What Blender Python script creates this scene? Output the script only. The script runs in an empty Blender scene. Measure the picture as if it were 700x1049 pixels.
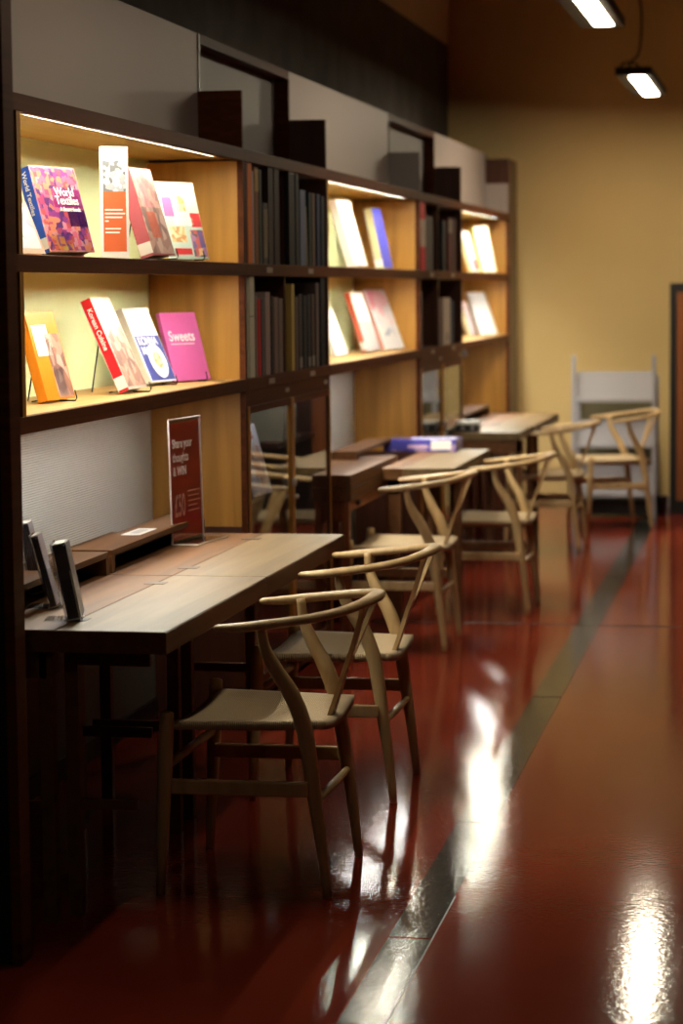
import bpy, bmesh, math, random
from mathutils import Vector, Matrix
random.seed(7)
PI = math.pi
S = bpy.context.scene
C = S.collection
# ------------------------------------------------------------------ camera
F, CX, CY = 2430.0, 350.0, 524.5           # focal length in px of the 700x1049 frame
VPX, VPY, ROLL, EYE = 819.0, 292.0, 0.010, 1.55
d = Vector((VPX - CX, -(VPY - CY), -F)).normalized()
kz = -(-ROLL * d[0] + d[1]) / d[2]
zc = Vector((-ROLL, 1, kz)).normalized()
xc = d.cross(zc)
R = Matrix((xc, d, zc))                     # rows: world axes in camera coords = camera axes in world as columns
cam_d = bpy.data.cameras.new('camera')
cam = bpy.data.objects.new('camera', cam_d); C.objects.link(cam)
cam.matrix_world = Matrix.Translation((0, 0, EYE)) @ R.to_4x4()
cam_d.sensor_fit = 'VERTICAL'; cam_d.sensor_height = 36.0; cam_d.sensor_width = 24.02
cam_d.lens = F / 1049 * 36.0
cam_d.clip_start = 0.05; cam_d.clip_end = 100
cam_d.dof.use_dof = True; cam_d.dof.focus_distance = 6.6; cam_d.dof.aperture_fstop = 3.2
S.camera = cam
# ------------------------------------------------------------------ world, exposure
W = bpy.data.worlds.new('room_air'); S.world = W; W.use_nodes = True
W.node_tree.nodes['Background'].inputs[0].default_value = (1.0, 0.72, 0.45, 1)
W.node_tree.nodes['Background'].inputs[1].default_value = 0.02
S.view_settings.view_transform = 'Standard'; S.view_settings.look = 'None'
S.view_settings.gamma = 1.0; S.view_settings.exposure = 0.0
S.view_settings.use_curve_mapping = False
STRIP_TOP, STRIP_MID, STRIP_LOW = 265.0, 270.0, 110.0
LAMP = 62.0

# ------------------------------------------------------------------ materials
def mat(name, col, rough=0.5, metal=0.0, emit=None, spec=0.5, trans=0.0, ior=1.45, coat=0.0):
    m = bpy.data.materials.new(name); m.use_nodes = True
    b = m.node_tree.nodes['Principled BSDF']
    b.inputs['Base Color'].default_value = (*col, 1)
    b.inputs['Roughness'].default_value = rough
    b.inputs['Metallic'].default_value = metal
    b.inputs['Specular IOR Level'].default_value = spec
    b.inputs['Transmission Weight'].default_value = trans
    b.inputs['IOR'].default_value = ior
    b.inputs['Coat Weight'].default_value = coat
    b.inputs['Coat Roughness'].default_value = 0.15
    if emit:
        b.inputs['Emission Color'].default_value = (*emit[0], 1); b.inputs['Emission Strength'].default_value = emit[1]
    return m
def nodes(m): return m.node_tree.nodes, m.node_tree.links, m.node_tree.nodes['Principled BSDF']
def ramp(n, cols):
    r = n.new('ShaderNodeValToRGB'); e = r.color_ramp.elements
    while len(e) < len(cols): e.new(0.5)
    for i, (p, c) in enumerate(cols): e[i].position = p; e[i].color = (*c, 1)
    return r
def wood(name, c1, c2, rough=0.4, scale=(30, 30, 1.5), coat=0.15, amt=1.0):
    m = mat(name, c1, rough, coat=coat); n, l, b = nodes(m)
    tc = n.new('ShaderNodeTexCoord'); mp = n.new('ShaderNodeMapping'); mp.inputs['Scale'].default_value = scale
    ns = n.new('ShaderNodeTexNoise'); ns.inputs['Scale'].default_value = 1.0; ns.inputs['Detail'].default_value = 6; ns.inputs['Distortion'].default_value = 0.6
    r = ramp(n, [(0.3, c1), (0.7, c2)])
    l.new(tc.outputs['Object'], mp.inputs[0]); l.new(mp.outputs[0], ns.inputs['Vector'])
    l.new(ns.outputs[0], r.inputs[0]); l.new(r.outputs[0], b.inputs['Base Color'])
    bp = n.new('ShaderNodeBump'); bp.inputs['Strength'].default_value = 0.08; bp.inputs['Distance'].default_value = 0.002
    l.new(ns.outputs[0], bp.inputs['Height']); l.new(bp.outputs[0], b.inputs['Normal'])
    return m
def art(name, cols, scale=18, rough=0.3, metric='CHEBYCHEV', seed=0.0):
    """printed picture: patches of colour"""
    m = mat(name, cols[0], rough); n, l, b = nodes(m)
    tc = n.new('ShaderNodeTexCoord'); mp = n.new('ShaderNodeMapping')
    mp.inputs['Location'].default_value = (seed, 0, seed * 1.7)
    v = n.new('ShaderNodeTexVoronoi'); v.distance = metric; v.inputs['Scale'].default_value = scale
    r = ramp(n, [(i / len(cols), c) for i, c in enumerate(cols)]); r.color_ramp.interpolation = 'CONSTANT'
    sp = n.new('ShaderNodeSeparateColor')
    l.new(tc.outputs['Object'], mp.inputs[0]); l.new(mp.outputs[0], v.inputs['Vector'])
    l.new(v.outputs['Color'], sp.inputs[0]); l.new(sp.outputs[0], r.inputs[0]); l.new(r.outputs[0], b.inputs['Base Color'])
    return m
M = {}
M['rail'] = wood('dark_walnut', (0.070, 0.018, 0.006), (0.120, 0.034, 0.011), 0.5, (12, 1.0, 40), 0.0)
M['rail'].node_tree.nodes['Principled BSDF'].inputs['Specular IOR Level'].default_value = 0.1
M['dark'] = wood('deep_walnut', (0.05, 0.015, 0.008), (0.08, 0.025, 0.012), 0.4, (30, 30, 1.5))
M['panel'] = wood('cherry_panel', (0.32, 0.140, 0.018), (0.53, 0.255, 0.042), 0.45, (14, 14, 0.9))
M['shelf'] = wood('cherry_shelf', (0.42, 0.235, 0.075), (0.58, 0.36, 0.135), 0.4, (14, 1.2, 14))
M['ceil_shelf'] = wood('shelf_underside', (0.45, 0.27, 0.07), (0.58, 0.37, 0.11), 0.5, (14, 1.2, 14))
M['desk'] = wood('walnut_desk_top', (0.090, 0.036, 0.011), (0.155, 0.068, 0.022), 0.5, (16, 1.3, 16), 0.0)
M['desk'].node_tree.nodes['Principled BSDF'].inputs['Specular IOR Level'].default_value = 0.25
M['leaf'] = wood('walnut_desk_leaf', (0.11, 0.066, 0.026), (0.18, 0.113, 0.048), 0.48, (16, 1.1, 16), 0.0)
M['leaf'].node_tree.nodes['Principled BSDF'].inputs['Specular IOR Level'].default_value = 0.3
M['deskside'] = wood('walnut_desk_edge', (0.10, 0.038, 0.013), (0.16, 0.066, 0.024), 0.5, (30, 1.5, 30), 0.0)
M['deskside'].node_tree.nodes['Principled BSDF'].inputs['Specular IOR Level'].default_value = 0.2
M['cabwood'] = wood('red_brown_wood', (0.20, 0.06, 0.018), (0.32, 0.11, 0.035), 0.4, (14, 14, 1))
M['oak'] = wood('pale_oak', (0.42, 0.27, 0.12), (0.58, 0.395, 0.195), 0.42, (25, 25, 2.5), 0.1)
M['cream'] = mat('cream_back_board', (0.78, 0.88, 0.52), 0.6)
M['grey_panel'] = mat('grey_laminate', (0.40, 0.325, 0.30), 0.5)
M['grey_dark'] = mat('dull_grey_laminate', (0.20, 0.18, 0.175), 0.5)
M['black'] = mat('black_plastic', (0.012, 0.012, 0.013), 0.4)
M['blackmetal'] = mat('black_metal', (0.02, 0.02, 0.02), 0.35, 0.6)
M['white'] = mat('white_card', (0.8, 0.78, 0.75), 0.5)
M['paper'] = mat('page_paper', (0.82, 0.78, 0.68), 0.7)
M['label'] = mat('shelf_label', (0.34, 0.29, 0.25), 0.5)
M['lightgrey'] = mat('grey_painted_metal', (0.33, 0.31, 0.335), 0.4)
M['brass'] = mat('brass_hinge', (0.06, 0.028, 0.012), 0.5, 0.0)
M['knob'] = mat('white_knob', (0.75, 0.72, 0.68), 0.3)
M['led'] = mat('led_diffuser', (1, 1, 1), 0.5, emit=((1.0, 0.96, 0.76), STRIP_TOP))
M['led_mid'] = mat('led_diffuser_middle', (1, 1, 1), 0.5, emit=((1.0, 0.96, 0.76), STRIP_MID))
M['led_low'] = mat('led_diffuser_low', (1, 1, 1), 0.5, emit=((0.95, 0.93, 0.85), STRIP_LOW))
for kk, ff in (('lamp_far', 2.0), ('lamp_mid', 0.85), ('fill_near', 0.45), ('fill_rear', 0.25)):
    M[kk] = mat(kk + '_diffuser', (1, 1, 1), 0.5, emit=((1.0, 0.87, 0.63), LAMP * ff))
M['lampbody'] = mat('lamp_housing', (0.02, 0.015, 0.012), 0.5, 0.0, spec=0.2)
M['fill_case'] = mat('added_case_fill', (1, 1, 1), 0.5, emit=((0.95, 0.95, 1.0), 40.0))
# ribbed metal
m = mat('ribbed_grey_metal', (0.74, 0.76, 0.70), 0.40, 0.2); n, l, b = nodes(m)
tc = n.new('ShaderNodeTexCoord'); wv = n.new('ShaderNodeTexWave'); wv.bands_direction = 'Z'; wv.inputs['Scale'].default_value = 40
bp = n.new('ShaderNodeBump'); bp.inputs['Strength'].default_value = 0.6; bp.inputs['Distance'].default_value = 0.003
l.new(tc.outputs['Object'], wv.inputs['Vector']); l.new(wv.outputs['Fac'], bp.inputs['Height']); l.new(bp.outputs[0], b.inputs['Normal'])
M['ribbed'] = m
# glass
def glass(name, tint=(1, 1, 1)):
    m = bpy.data.materials.new(name); m.use_nodes = True; n, l = m.node_tree.nodes, m.node_tree.links
    n.clear(); o = n.new('ShaderNodeOutputMaterial'); mx = n.new('ShaderNodeMixShader'); t = n.new('ShaderNodeBsdfTransparent')
    g = n.new('ShaderNodeBsdfGlossy'); g.inputs['Roughness'].default_value = 0.0; t.inputs[0].default_value = (*tint, 1)
    fr = n.new('ShaderNodeFresnel'); gm = n.new('ShaderNodeNewGeometry'); io = n.new('ShaderNodeMath'); io.operation = 'MULTIPLY_ADD'
    io.inputs[1].default_value = 1 / 1.5 - 1.5; io.inputs[2].default_value = 1.5      # same reflectance from both sides of the pane
    l.new(gm.outputs['Backfacing'], io.inputs[0]); l.new(io.outputs[0], fr.inputs[0])
    l.new(fr.outputs[0], mx.inputs[0]); l.new(t.outputs[0], mx.inputs[1]); l.new(g.outputs[0], mx.inputs[2]); l.new(mx.outputs[0], o.inputs[0])
    return m
M['glass'] = glass('cabinet_glass', (0.88, 0.88, 0.86)); M['acrylic'] = glass('clear_acrylic', (0.93, 0.94, 0.95))
# painted floor
m = mat('red_painted_concrete', (0.16, 0.022, 0.010), 0.085, spec=0.11); n, l, b = nodes(m)
tc = n.new('ShaderNodeTexCoord')
n1 = n.new('ShaderNodeTexNoise'); n1.inputs['Scale'].default_value = 1.1; n1.inputs['Detail'].default_value = 4
r1 = ramp(n, [(0.3, (0.14, 0.015, 0.007)), (0.7, (0.20, 0.027, 0.012))])
l.new(tc.outputs['Object'], n1.inputs['Vector']); l.new(n1.outputs[0], r1.inputs[0]); l.new(r1.outputs[0], b.inputs['Base Color'])
def floor_bump(n, l, b, tc, s=1.0):
    a = n.new('ShaderNodeTexNoise'); a.inputs['Scale'].default_value = 65; a.inputs['Detail'].default_value = 3
    a2 = n.new('ShaderNodeTexNoise'); a2.inputs['Scale'].default_value = 7; a2.inputs['Detail'].default_value = 2
    l.new(tc.outputs['Object'], a.inputs['Vector']); l.new(tc.outputs['Object'], a2.inputs['Vector'])
    b1 = n.new('ShaderNodeBump'); b1.inputs['Strength'].default_value = 0.30 * s; b1.inputs['Distance'].default_value = 0.0011
    b2 = n.new('ShaderNodeBump'); b2.inputs['Strength'].default_value = 0.10; b2.inputs['Distance'].default_value = 0.003
    l.new(a.outputs[0], b1.inputs['Height']); l.new(a2.outputs[0], b2.inputs['Height']); l.new(b1.outputs[0], b2.inputs['Normal'])
    l.new(b2.outputs[0], b.inputs['Normal'])
floor_bump(n, l, b, tc); M['floor'] = m
m = mat('grey_stone_inlay', (0.035, 0.032, 0.028), 0.085, spec=0.11); n, l, b = nodes(m); tc = n.new('ShaderNodeTexCoord')
n1 = n.new('ShaderNodeTexNoise'); n1.inputs['Scale'].default_value = 9; n1.inputs['Detail'].default_value = 5
r1 = ramp(n, [(0.3, (0.012, 0.011, 0.010)), (0.7, (0.045, 0.040, 0.033))])
l.new(tc.outputs['Object'], n1.inputs['Vector']); l.new(n1.outputs[0], r1.inputs[0]); l.new(r1.outputs[0], b.inputs['Base Color'])
floor_bump(n, l, b, tc, 1.3); M['stone'] = m
def plaster(name, c1, c2, sc=3, rough=0.8):
    m = mat(name, c1, rough); n, l, b = nodes(m); tc = n.new('ShaderNodeTexCoord')
    a = n.new('ShaderNodeTexNoise'); a.inputs['Scale'].default_value = sc; a.inputs['Detail'].default_value = 6
    r = ramp(n, [(0.35, c1), (0.65, c2)]); l.new(tc.outputs['Object'], a.inputs['Vector']); l.new(a.outputs[0], r.inputs[0]); l.new(r.outputs[0], b.inputs['Base Color'])
    return m
M['yellow'] = plaster('yellow_plaster', (0.60, 0.425, 0.185), (0.64, 0.455, 0.205), 1.5)
M['concrete'] = plaster('dark_concrete', (0.04, 0.034, 0.03), (0.075, 0.065, 0.058), 4)
M['ceiling'] = plaster('ceiling_plaster', (0.62, 0.50, 0.36), (0.66, 0.54, 0.40), 2)
# woven paper cord
m = mat('woven_paper_cord', (0.60, 0.44, 0.26), 0.75); n, l, b = nodes(m); tc = n.new('ShaderNodeTexCoord')
sx = n.new('ShaderNodeSeparateXYZ'); l.new(tc.outputs['Object'], sx.inputs[0])
def mth(op, a=None, bb=None, va=0.0, vb=0.0):
    q = n.new('ShaderNodeMath'); q.operation = op
    q.inputs[0].default_value = va; q.inputs[1].default_value = vb
    if a is not None: l.new(a, q.inputs[0])
    if bb is not None: l.new(bb, q.inputs[1])
    return q.outputs[0]
ux = mth('ADD', sx.outputs[0], vb=0.19)
ax = mth('ABSOLUTE', ux); ay = mth('ABSOLUTE', sx.outputs[1]); ay2 = mth('MULTIPLY', ay, vb=0.86)
side = mth('GREATER_THAN', ay2, ax)                                # side triangles: cords run across (along y)
sinx = mth('SINE', mth('MULTIPLY', sx.outputs[0], vb=2 * PI / 0.0052)); siny = mth('SINE', mth('MULTIPLY', sx.outputs[1], vb=2 * PI / 0.0052))
mixv = mth('ADD', mth('MULTIPLY', sinx, side), mth('MULTIPLY', siny, mth('SUBTRACT', None, side, va=1.0)))
b1 = n.new('ShaderNodeBump'); b1.inputs['Strength'].default_value = 0.8; b1.inputs['Distance'].default_value = 0.002
l.new(mixv, b1.inputs['Height']); l.new(b1.outputs[0], b.inputs['Normal'])
r1 = ramp(n, [(0.0, (0.36, 0.25, 0.14)), (0.6, (0.62, 0.46, 0.28))])
l.new(mth('MULTIPLY_ADD', mixv, va=0, vb=0.5), r1.inputs[0]); r1.inputs[0].links[0].from_node.inputs[2].default_value = 0.5
l.new(r1.outputs[0], b.inputs['Base Color']); M['cord'] = m

# ------------------------------------------------------------------ mesh helpers
class MB:
    def __init__(s): s.bm = bmesh.new()
    def box(s, x0, x1, y0, y1, z0, z1, bev=0.0, mi=0):
        bm = bmesh.new(); bmesh.ops.create_cube(bm, size=1)
        for v in bm.verts: v.co = Vector(((x0 + x1) / 2 + v.co.x * (x1 - x0), (y0 + y1) / 2 + v.co.y * (y1 - y0), (z0 + z1) / 2 + v.co.z * (z1 - z0)))
        if bev > 0: bmesh.ops.bevel(bm, geom=list(bm.edges), offset=bev, segments=2, affect='EDGES', profile=0.5)
        s.add(bm, mi); return s
    def add(s, bm, mi=0, mtx=None):
        if mtx is not None: bm.transform(mtx)
        mp = {}
        for v in bm.verts: mp[v] = s.bm.verts.new(v.co)
        for f in bm.faces:
            try: g = s.bm.faces.new([mp[v] for v in f.verts]); g.smooth = f.smooth; g.material_index = mi
            except ValueError: pass
        bm.free()
    def sweep(s, pts, ra, rb=None, seg=12, up=(0, 0, 1), mi=0, cap=True):
        """tube through pts; ra/rb: half widths (lists) sideways / along up"""
        pts = [Vector(p) for p in pts]; n = len(pts)
        ra = ra if isinstance(ra, (list, tuple)) else [ra] * n
        rb = ra if rb is None else (rb if isinstance(rb, (list, tuple)) else [rb] * n)
        rings = []; up = Vector(up)
        for i, p in enumerate(pts):
            t = (pts[min(i + 1, n - 1)] - pts[max(i - 1, 0)]).normalized()
            a = t.cross(up)
            if a.length < 1e-4: a = t.cross(Vector((1, 0, 0)))
            a.normalize(); bb = a.cross(t).normalized()
            rings.append([s.bm.verts.new(p + a * ra[i] * math.cos(2 * PI * k / seg) + bb * rb[i] * math.sin(2 * PI * k / seg)) for k in range(seg)])
        for i in range(n - 1):
            for k in range(seg):
                f = s.bm.faces.new((rings[i][k], rings[i][(k + 1) % seg], rings[i + 1][(k + 1) % seg], rings[i + 1][k])); f.smooth = True; f.material_index = mi
        if cap:
            for rg in (rings[0], rings[-1]):
                try: f = s.bm.faces.new(rg); f.material_index = mi
                except ValueError: pass
        return s
    def sphere(s, c, r, mi=0, sc=(1, 1, 1)):
        bm = bmesh.new(); bmesh.ops.create_uvsphere(bm, u_segments=16, v_segments=10, radius=r)
        for f in bm.faces: f.smooth = True
        s.add(bm, mi, Matrix.Translation(c) @ Matrix.Diagonal((*sc, 1))); return s
    def build(s, name, mats, parent=None, local=None):
        bmesh.ops.recalc_face_normals(s.bm, faces=list(s.bm.faces))
        me = bpy.data.meshes.new(name); s.bm.to_mesh(me); s.bm.free()
        for q in (mats if isinstance(mats, (list, tuple)) else [mats]): me.materials.append(q)
        o = bpy.data.objects.new(name, me); C.objects.link(o)
        if parent: o.parent = parent
        if local is not None: o.matrix_local = local
        return o
def catmull(pts, n=6):
    P = [Vector(p) for p in pts]; P = [2 * P[0] - P[1]] + P + [2 * P[-1] - P[-2]]; out = []
    for i in range(1, len(P) - 2):
        for k in range(n):
            t = k / n
            out.append(0.5 * (2 * P[i] + (P[i + 1] - P[i - 1]) * t + (2 * P[i - 1] - 5 * P[i] + 4 * P[i + 1] - P[i + 2]) * t * t + (3 * P[i] - P[i - 1] - 3 * P[i + 1] + P[i + 2]) * t ** 3))
    out.append(P[-2]); return out
def lerp_list(v, n):
    out = []
    for i in range(n):
        t = i / (n - 1) * (len(v) - 1); k = min(int(t), len(v) - 2); out.append(v[k] + (v[k + 1] - v[k]) * (t - k))
    return out
def tag(o, label, cat, group=None):
    o['label'] = label; o['category'] = cat
    if group: o['group'] = group
    return o
def thing(name, loc=(0, 0, 0), label=None, cat=None, group=None, rot=0.0):
    o = bpy.data.objects.new(name, None); C.objects.link(o); o.empty_display_size = 0.1
    o.location = loc; o.rotation_euler = (0, 0, rot)
    if label: tag(o, label, cat, group)
    return o
def struct(o): o['kind'] = 'structure'; return o
def copy_tree(o, parent=None):
    c = o.copy(); C.objects.link(c)
    if parent: c.parent = parent
    for ch in list(o.children): copy_tree(ch, c)
    return c
def text(name, s, size, material, parent, local, squeeze=1.0, align='LEFT', bold=0.0, depth=0.0004):
    cu = bpy.data.curves.new(name, 'FONT'); cu.body = s; cu.size = size; cu.align_x = align; cu.extrude = depth; cu.offset = bold
    t = bpy.data.objects.new(name, cu); C.objects.link(t)
    dg = bpy.context.evaluated_depsgraph_get(); dg.update()
    me = bpy.data.meshes.new_from_object(t.evaluated_get(dg)); bpy.data.objects.remove(t)
    me.materials.clear(); me.materials.append(material); me.name = name
    o = bpy.data.objects.new(name, me); C.objects.link(o); o.parent = parent
    o.matrix_local = local @ Matrix.Diagonal((squeeze, 1, 1, 1)); return o

# ------------------------------------------------------------------ room shell
XW, YB = -2.44, 16.75
mb = MB(); mb.box(XW - 0.1, 3.4, -3, YB + 0.1, -0.1, 0); struct(mb.build('floor', M['floor']))
mb = MB(); mb.box(XW - 0.1, XW, -3, YB, 0, 3.25); struct(mb.build('wall_left', M['concrete']))
mb = MB(); mb.box(3.3, 3.4, -3, YB, 0, 3.25); struct(mb.build('wall_right', M['concrete']))
mb = MB(); mb.box(XW - 0.1, 3.4, YB, YB + 0.1, 0, 6.2); struct(mb.build('wall_back', M['yellow']))
mb = MB(); mb.box(XW - 0.1, 3.4, -3.1, -3, 0, 6.2); struct(mb.build('wall_front', M['concrete']))
# barrel vaulted ceiling springing from the side walls
mb = MB(); ring = []
cx_, half = (XW + 3.4) / 2, (3.4 - XW) / 2
for k in range(33):
    a = PI - PI * k / 32; ring.append((cx_ + half * math.cos(a), 3.25 + 2.2 * (math.sin(a) ** 0.85 if 0 < k < 32 else 0)))
for k in range(32):
    (xa, za), (xb, zb) = ring[k], ring[k + 1]
    vs = [mb.bm.verts.new(p) for p in ((xa, -3, za), (xb, -3, zb), (xb, YB, zb), (xa, YB, za))]
    f = mb.bm.faces.new(vs); f.smooth = True
    vs = [mb.bm.verts.new(p) for p in ((xa, -3, za + .1), (xb, -3, zb + .1), (xb, YB, zb + .1), (xa, YB, za + .1))]
    mb.bm.faces.new(vs)
struct(mb.build('ceiling', M['ceiling']))
mb = MB(); mb.box(-0.93, 3.3, YB - 0.02, YB, 0, 0.07, 0.004); struct(mb.build('baseboard_back', M['lightgrey']))
# dark partition at the near end with a walnut edge
mb = MB(); mb.box(-2.44, -1.777, 5.13, 5.195, 0, 3.25); struct(mb.build('wall_near', mat('black_paint', (0.006, 0.005, 0.005), 0.7)))
mb = MB(); mb.box(-1.777, -1.752, 5.125, 5.2, 0, 3.25, 0.002); struct(mb.build('trim_1', M['rail']))
# stone inlay band along the aisle
mb = MB()
prev = 1.0
for y1 in (3.4, 5.5, 6.75, 8.9, 10.84, 12.7, 14.6, 16.6):
    def sx_(y): t = (y - 5.55) / (10.9 - 5.55); return (-0.957 - 0.043 * t, -0.852 - 0.036 * t)
    a0, a1 = sx_(prev), sx_(y1 - 0.012)
    vs = [mb.bm.verts.new(p) for p in ((a0[0], prev, .0012), (a0[1], prev, .0012), (a1[1], y1 - .012, .0012), (a1[0], y1 - .012, .0012))]
    mb.bm.faces.new(vs); prev = y1
o = mb.build('trim_2', M['stone']); struct(o)
mb = MB()
def linebox(mb, x0, y0, x1, y1, w, z=0.0008):
    dx, dy = x1 - x0, y1 - y0; L = math.hypot(dx, dy); nx, ny = -dy / L * w / 2, dx / L * w / 2
    mb.bm.faces.new([mb.bm.verts.new(p) for p in ((x0 + nx, y0 + ny, z), (x0 - nx, y0 - ny, z), (x1 - nx, y1 - ny, z), (x1 + nx, y1 + ny, z))])
linebox(mb, -2.4, 10.86, -1.005, 10.86, 0.03); linebox(mb, -0.885, 10.84, 3.2, 10.84, 0.03)
struct(mb.build('trim_3', mat('dark_floor_joint', (0.012, 0.008, 0.006), 0.4, spec=0.05)))
linem = mat('pale_floor_edge', (0.22, 0.10, 0.06), 0.3)
mb = MB(); linebox(mb, -0.842, 4.0, -0.852, 5.9, 0.003, 0.0016)
struct(mb.build('trim_4', linem))

# ------------------------------------------------------------------ built-in shelving
XF, XB, XP = -1.95, -2.305, -2.115        # front plane, back panel, upper grey panel plane
Z1, Z2, Z3 = 1.233, 1.648, 2.055           # tops of the lower shelf, middle shelf and head rail
T = 0.045
BAYS = [(5.84, 8.34, 'wide'), (8.34, 9.87, 'narrow'), (9.87, 12.35, 'wide'), (12.35, 13.93, 'narrow'), (13.93, 16.27, 'wide')]
names_w = ['nearest display bay, its back ribbed grey above the first desks', 'middle display bay, above the purple box', 'farthest display bay, beside the yellow wall']
names_n = ['dark book bay with glass doors beyond the nearest display bay', 'dark book bay with glass doors, nearer the yellow wall, red spine on top row']
def wide_bay(y0, y1, idx):
    root = thing('display_shelf', (XF, y0, 0), 'built-in walnut ' + names_w[idx], 'shelf', 'lit display bays of the shelving wall')
    def P(mb, n, m_, par=None): mb.bm.transform(Matrix.Translation((-XF, -y0, 0))); return mb.build(n, m_, par or root)
    ya = 5.25 if idx == 0 else y0
    for zt, nm in ((Z1, 'shelf_board'), (Z2, 'shelf_board')):
        P(MB().box(XB, XF - 0.022, y0 + .001, y1 - 0.031, zt - T + .013, zt - 0.0005), nm, M['shelf'])
        P(MB().box(XF - 0.022, XF, ya, y1, zt - T, zt, 0.0015), 'edge_rail', M['rail'])
    P(MB().box(XB, XF - 0.03, y0 + .001, y1 - 0.031, Z3 - T + .008, Z3 - 0.004), 'shelf_board', M['ceil_shelf'])
    P(MB().box(XF - 0.03, XF, ya, y1, Z3 - T, Z3, 0.0015), 'head_rail', M['rail'])
    P(MB().box(XP - 0.02, XF - 0.03, y0, y1, Z3 - 0.004, Z3 - 0.0002), 'top_board', M['dark'])
    P(MB().box(XB - 0.012, XB, y0, y1, Z1 - T, Z3), 'back_panel', M['cream'])
    P(MB().box(XB - 0.012, XB, y0, y1, 0.70, Z1 - T - .001), 'ribbed_panel', M['ribbed'])
    P(MB().box(XB - 0.012, XB, y0, y1, 0.07, 0.6995), 'shaded_back_panel', mat('shaded_panel_olive', (.09, .085, .065), .5))  # lower part of the grey back, under-desk shade put into its colour
    P(MB().box(XB - 0.012, XB + .01, y0, y1, 0, 0.069), 'plinth', M['black'])
    for s_ in (0, 1):
        yy = y0 if s_ == 0 else y1 - 0.03
        if s_ == 0 and idx == 0:
            P(MB().box(XB, XF - .001, y0 - 0.03, y0, Z1 - T + .001, Z3 - T), 'side_panel', M['panel'])
        elif s_ == 1:
            P(MB().box(XB, XF - .0225, yy, yy + 0.0295, 0.70, Z3 - T), 'side_panel', M['panel'])
            P(MB().box(XB, XF - .0225, yy, yy + 0.0295, 0.0, 0.6995), 'shaded_side_panel', M['dark'])  # darker wood here paints the shade below desk height
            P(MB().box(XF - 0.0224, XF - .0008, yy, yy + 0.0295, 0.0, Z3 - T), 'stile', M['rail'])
    P(MB().box(XP - 0.02, XP, ya, y1 - .012, Z3, 2.465), 'upper_panel', M['grey_panel'])
    P(MB().box(XP - 0.022, XP + .004, y1 - .012, y1 + 0.012, Z3, 2.465), 'upper_stile', M['dark'])
    m_ = [M['rail'], M['grey_dark'], M['grey_panel']][idx]
    dv = P(MB().box(XP + .001, XF - .004, y1 - 0.024, y1 - 0.004, Z3, Z3 + 0.205, 0.001), 'divider', m_)
    if idx > 0: P(MB().box(XF - .004, XF - .0005, y1 - 0.024, y1 - 0.004, Z3, Z3 + 0.205, 0.001), 'divider_edge', M['rail'])
    ys, ye = y0 + 0.15 if idx == 0 else y0 + .02, y1 - 0.30
    for zt, nm in ((Z3 - T + .008, 'led'), (Z2 - T + .013, 'led_mid'), (Z1 - T + .013, 'led_low')):
        st = P(MB().box(XF - 0.040, XF - 0.030, ys, ye, zt - 0.004, zt - .0005), 'light_strip', M[nm])
        P(MB().box(XF - 0.044, XF - 0.0405, ys, ye, zt - 0.0055, zt - .0003), 'aluminium_baffle', M['lightgrey'], st)
        P(MB().box(XF - 0.044, XF - 0.030, ye, ye + 0.03, zt - 0.005, zt - .0005, .001), 'strip_end_cap', M['lightgrey'])
    return root
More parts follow.
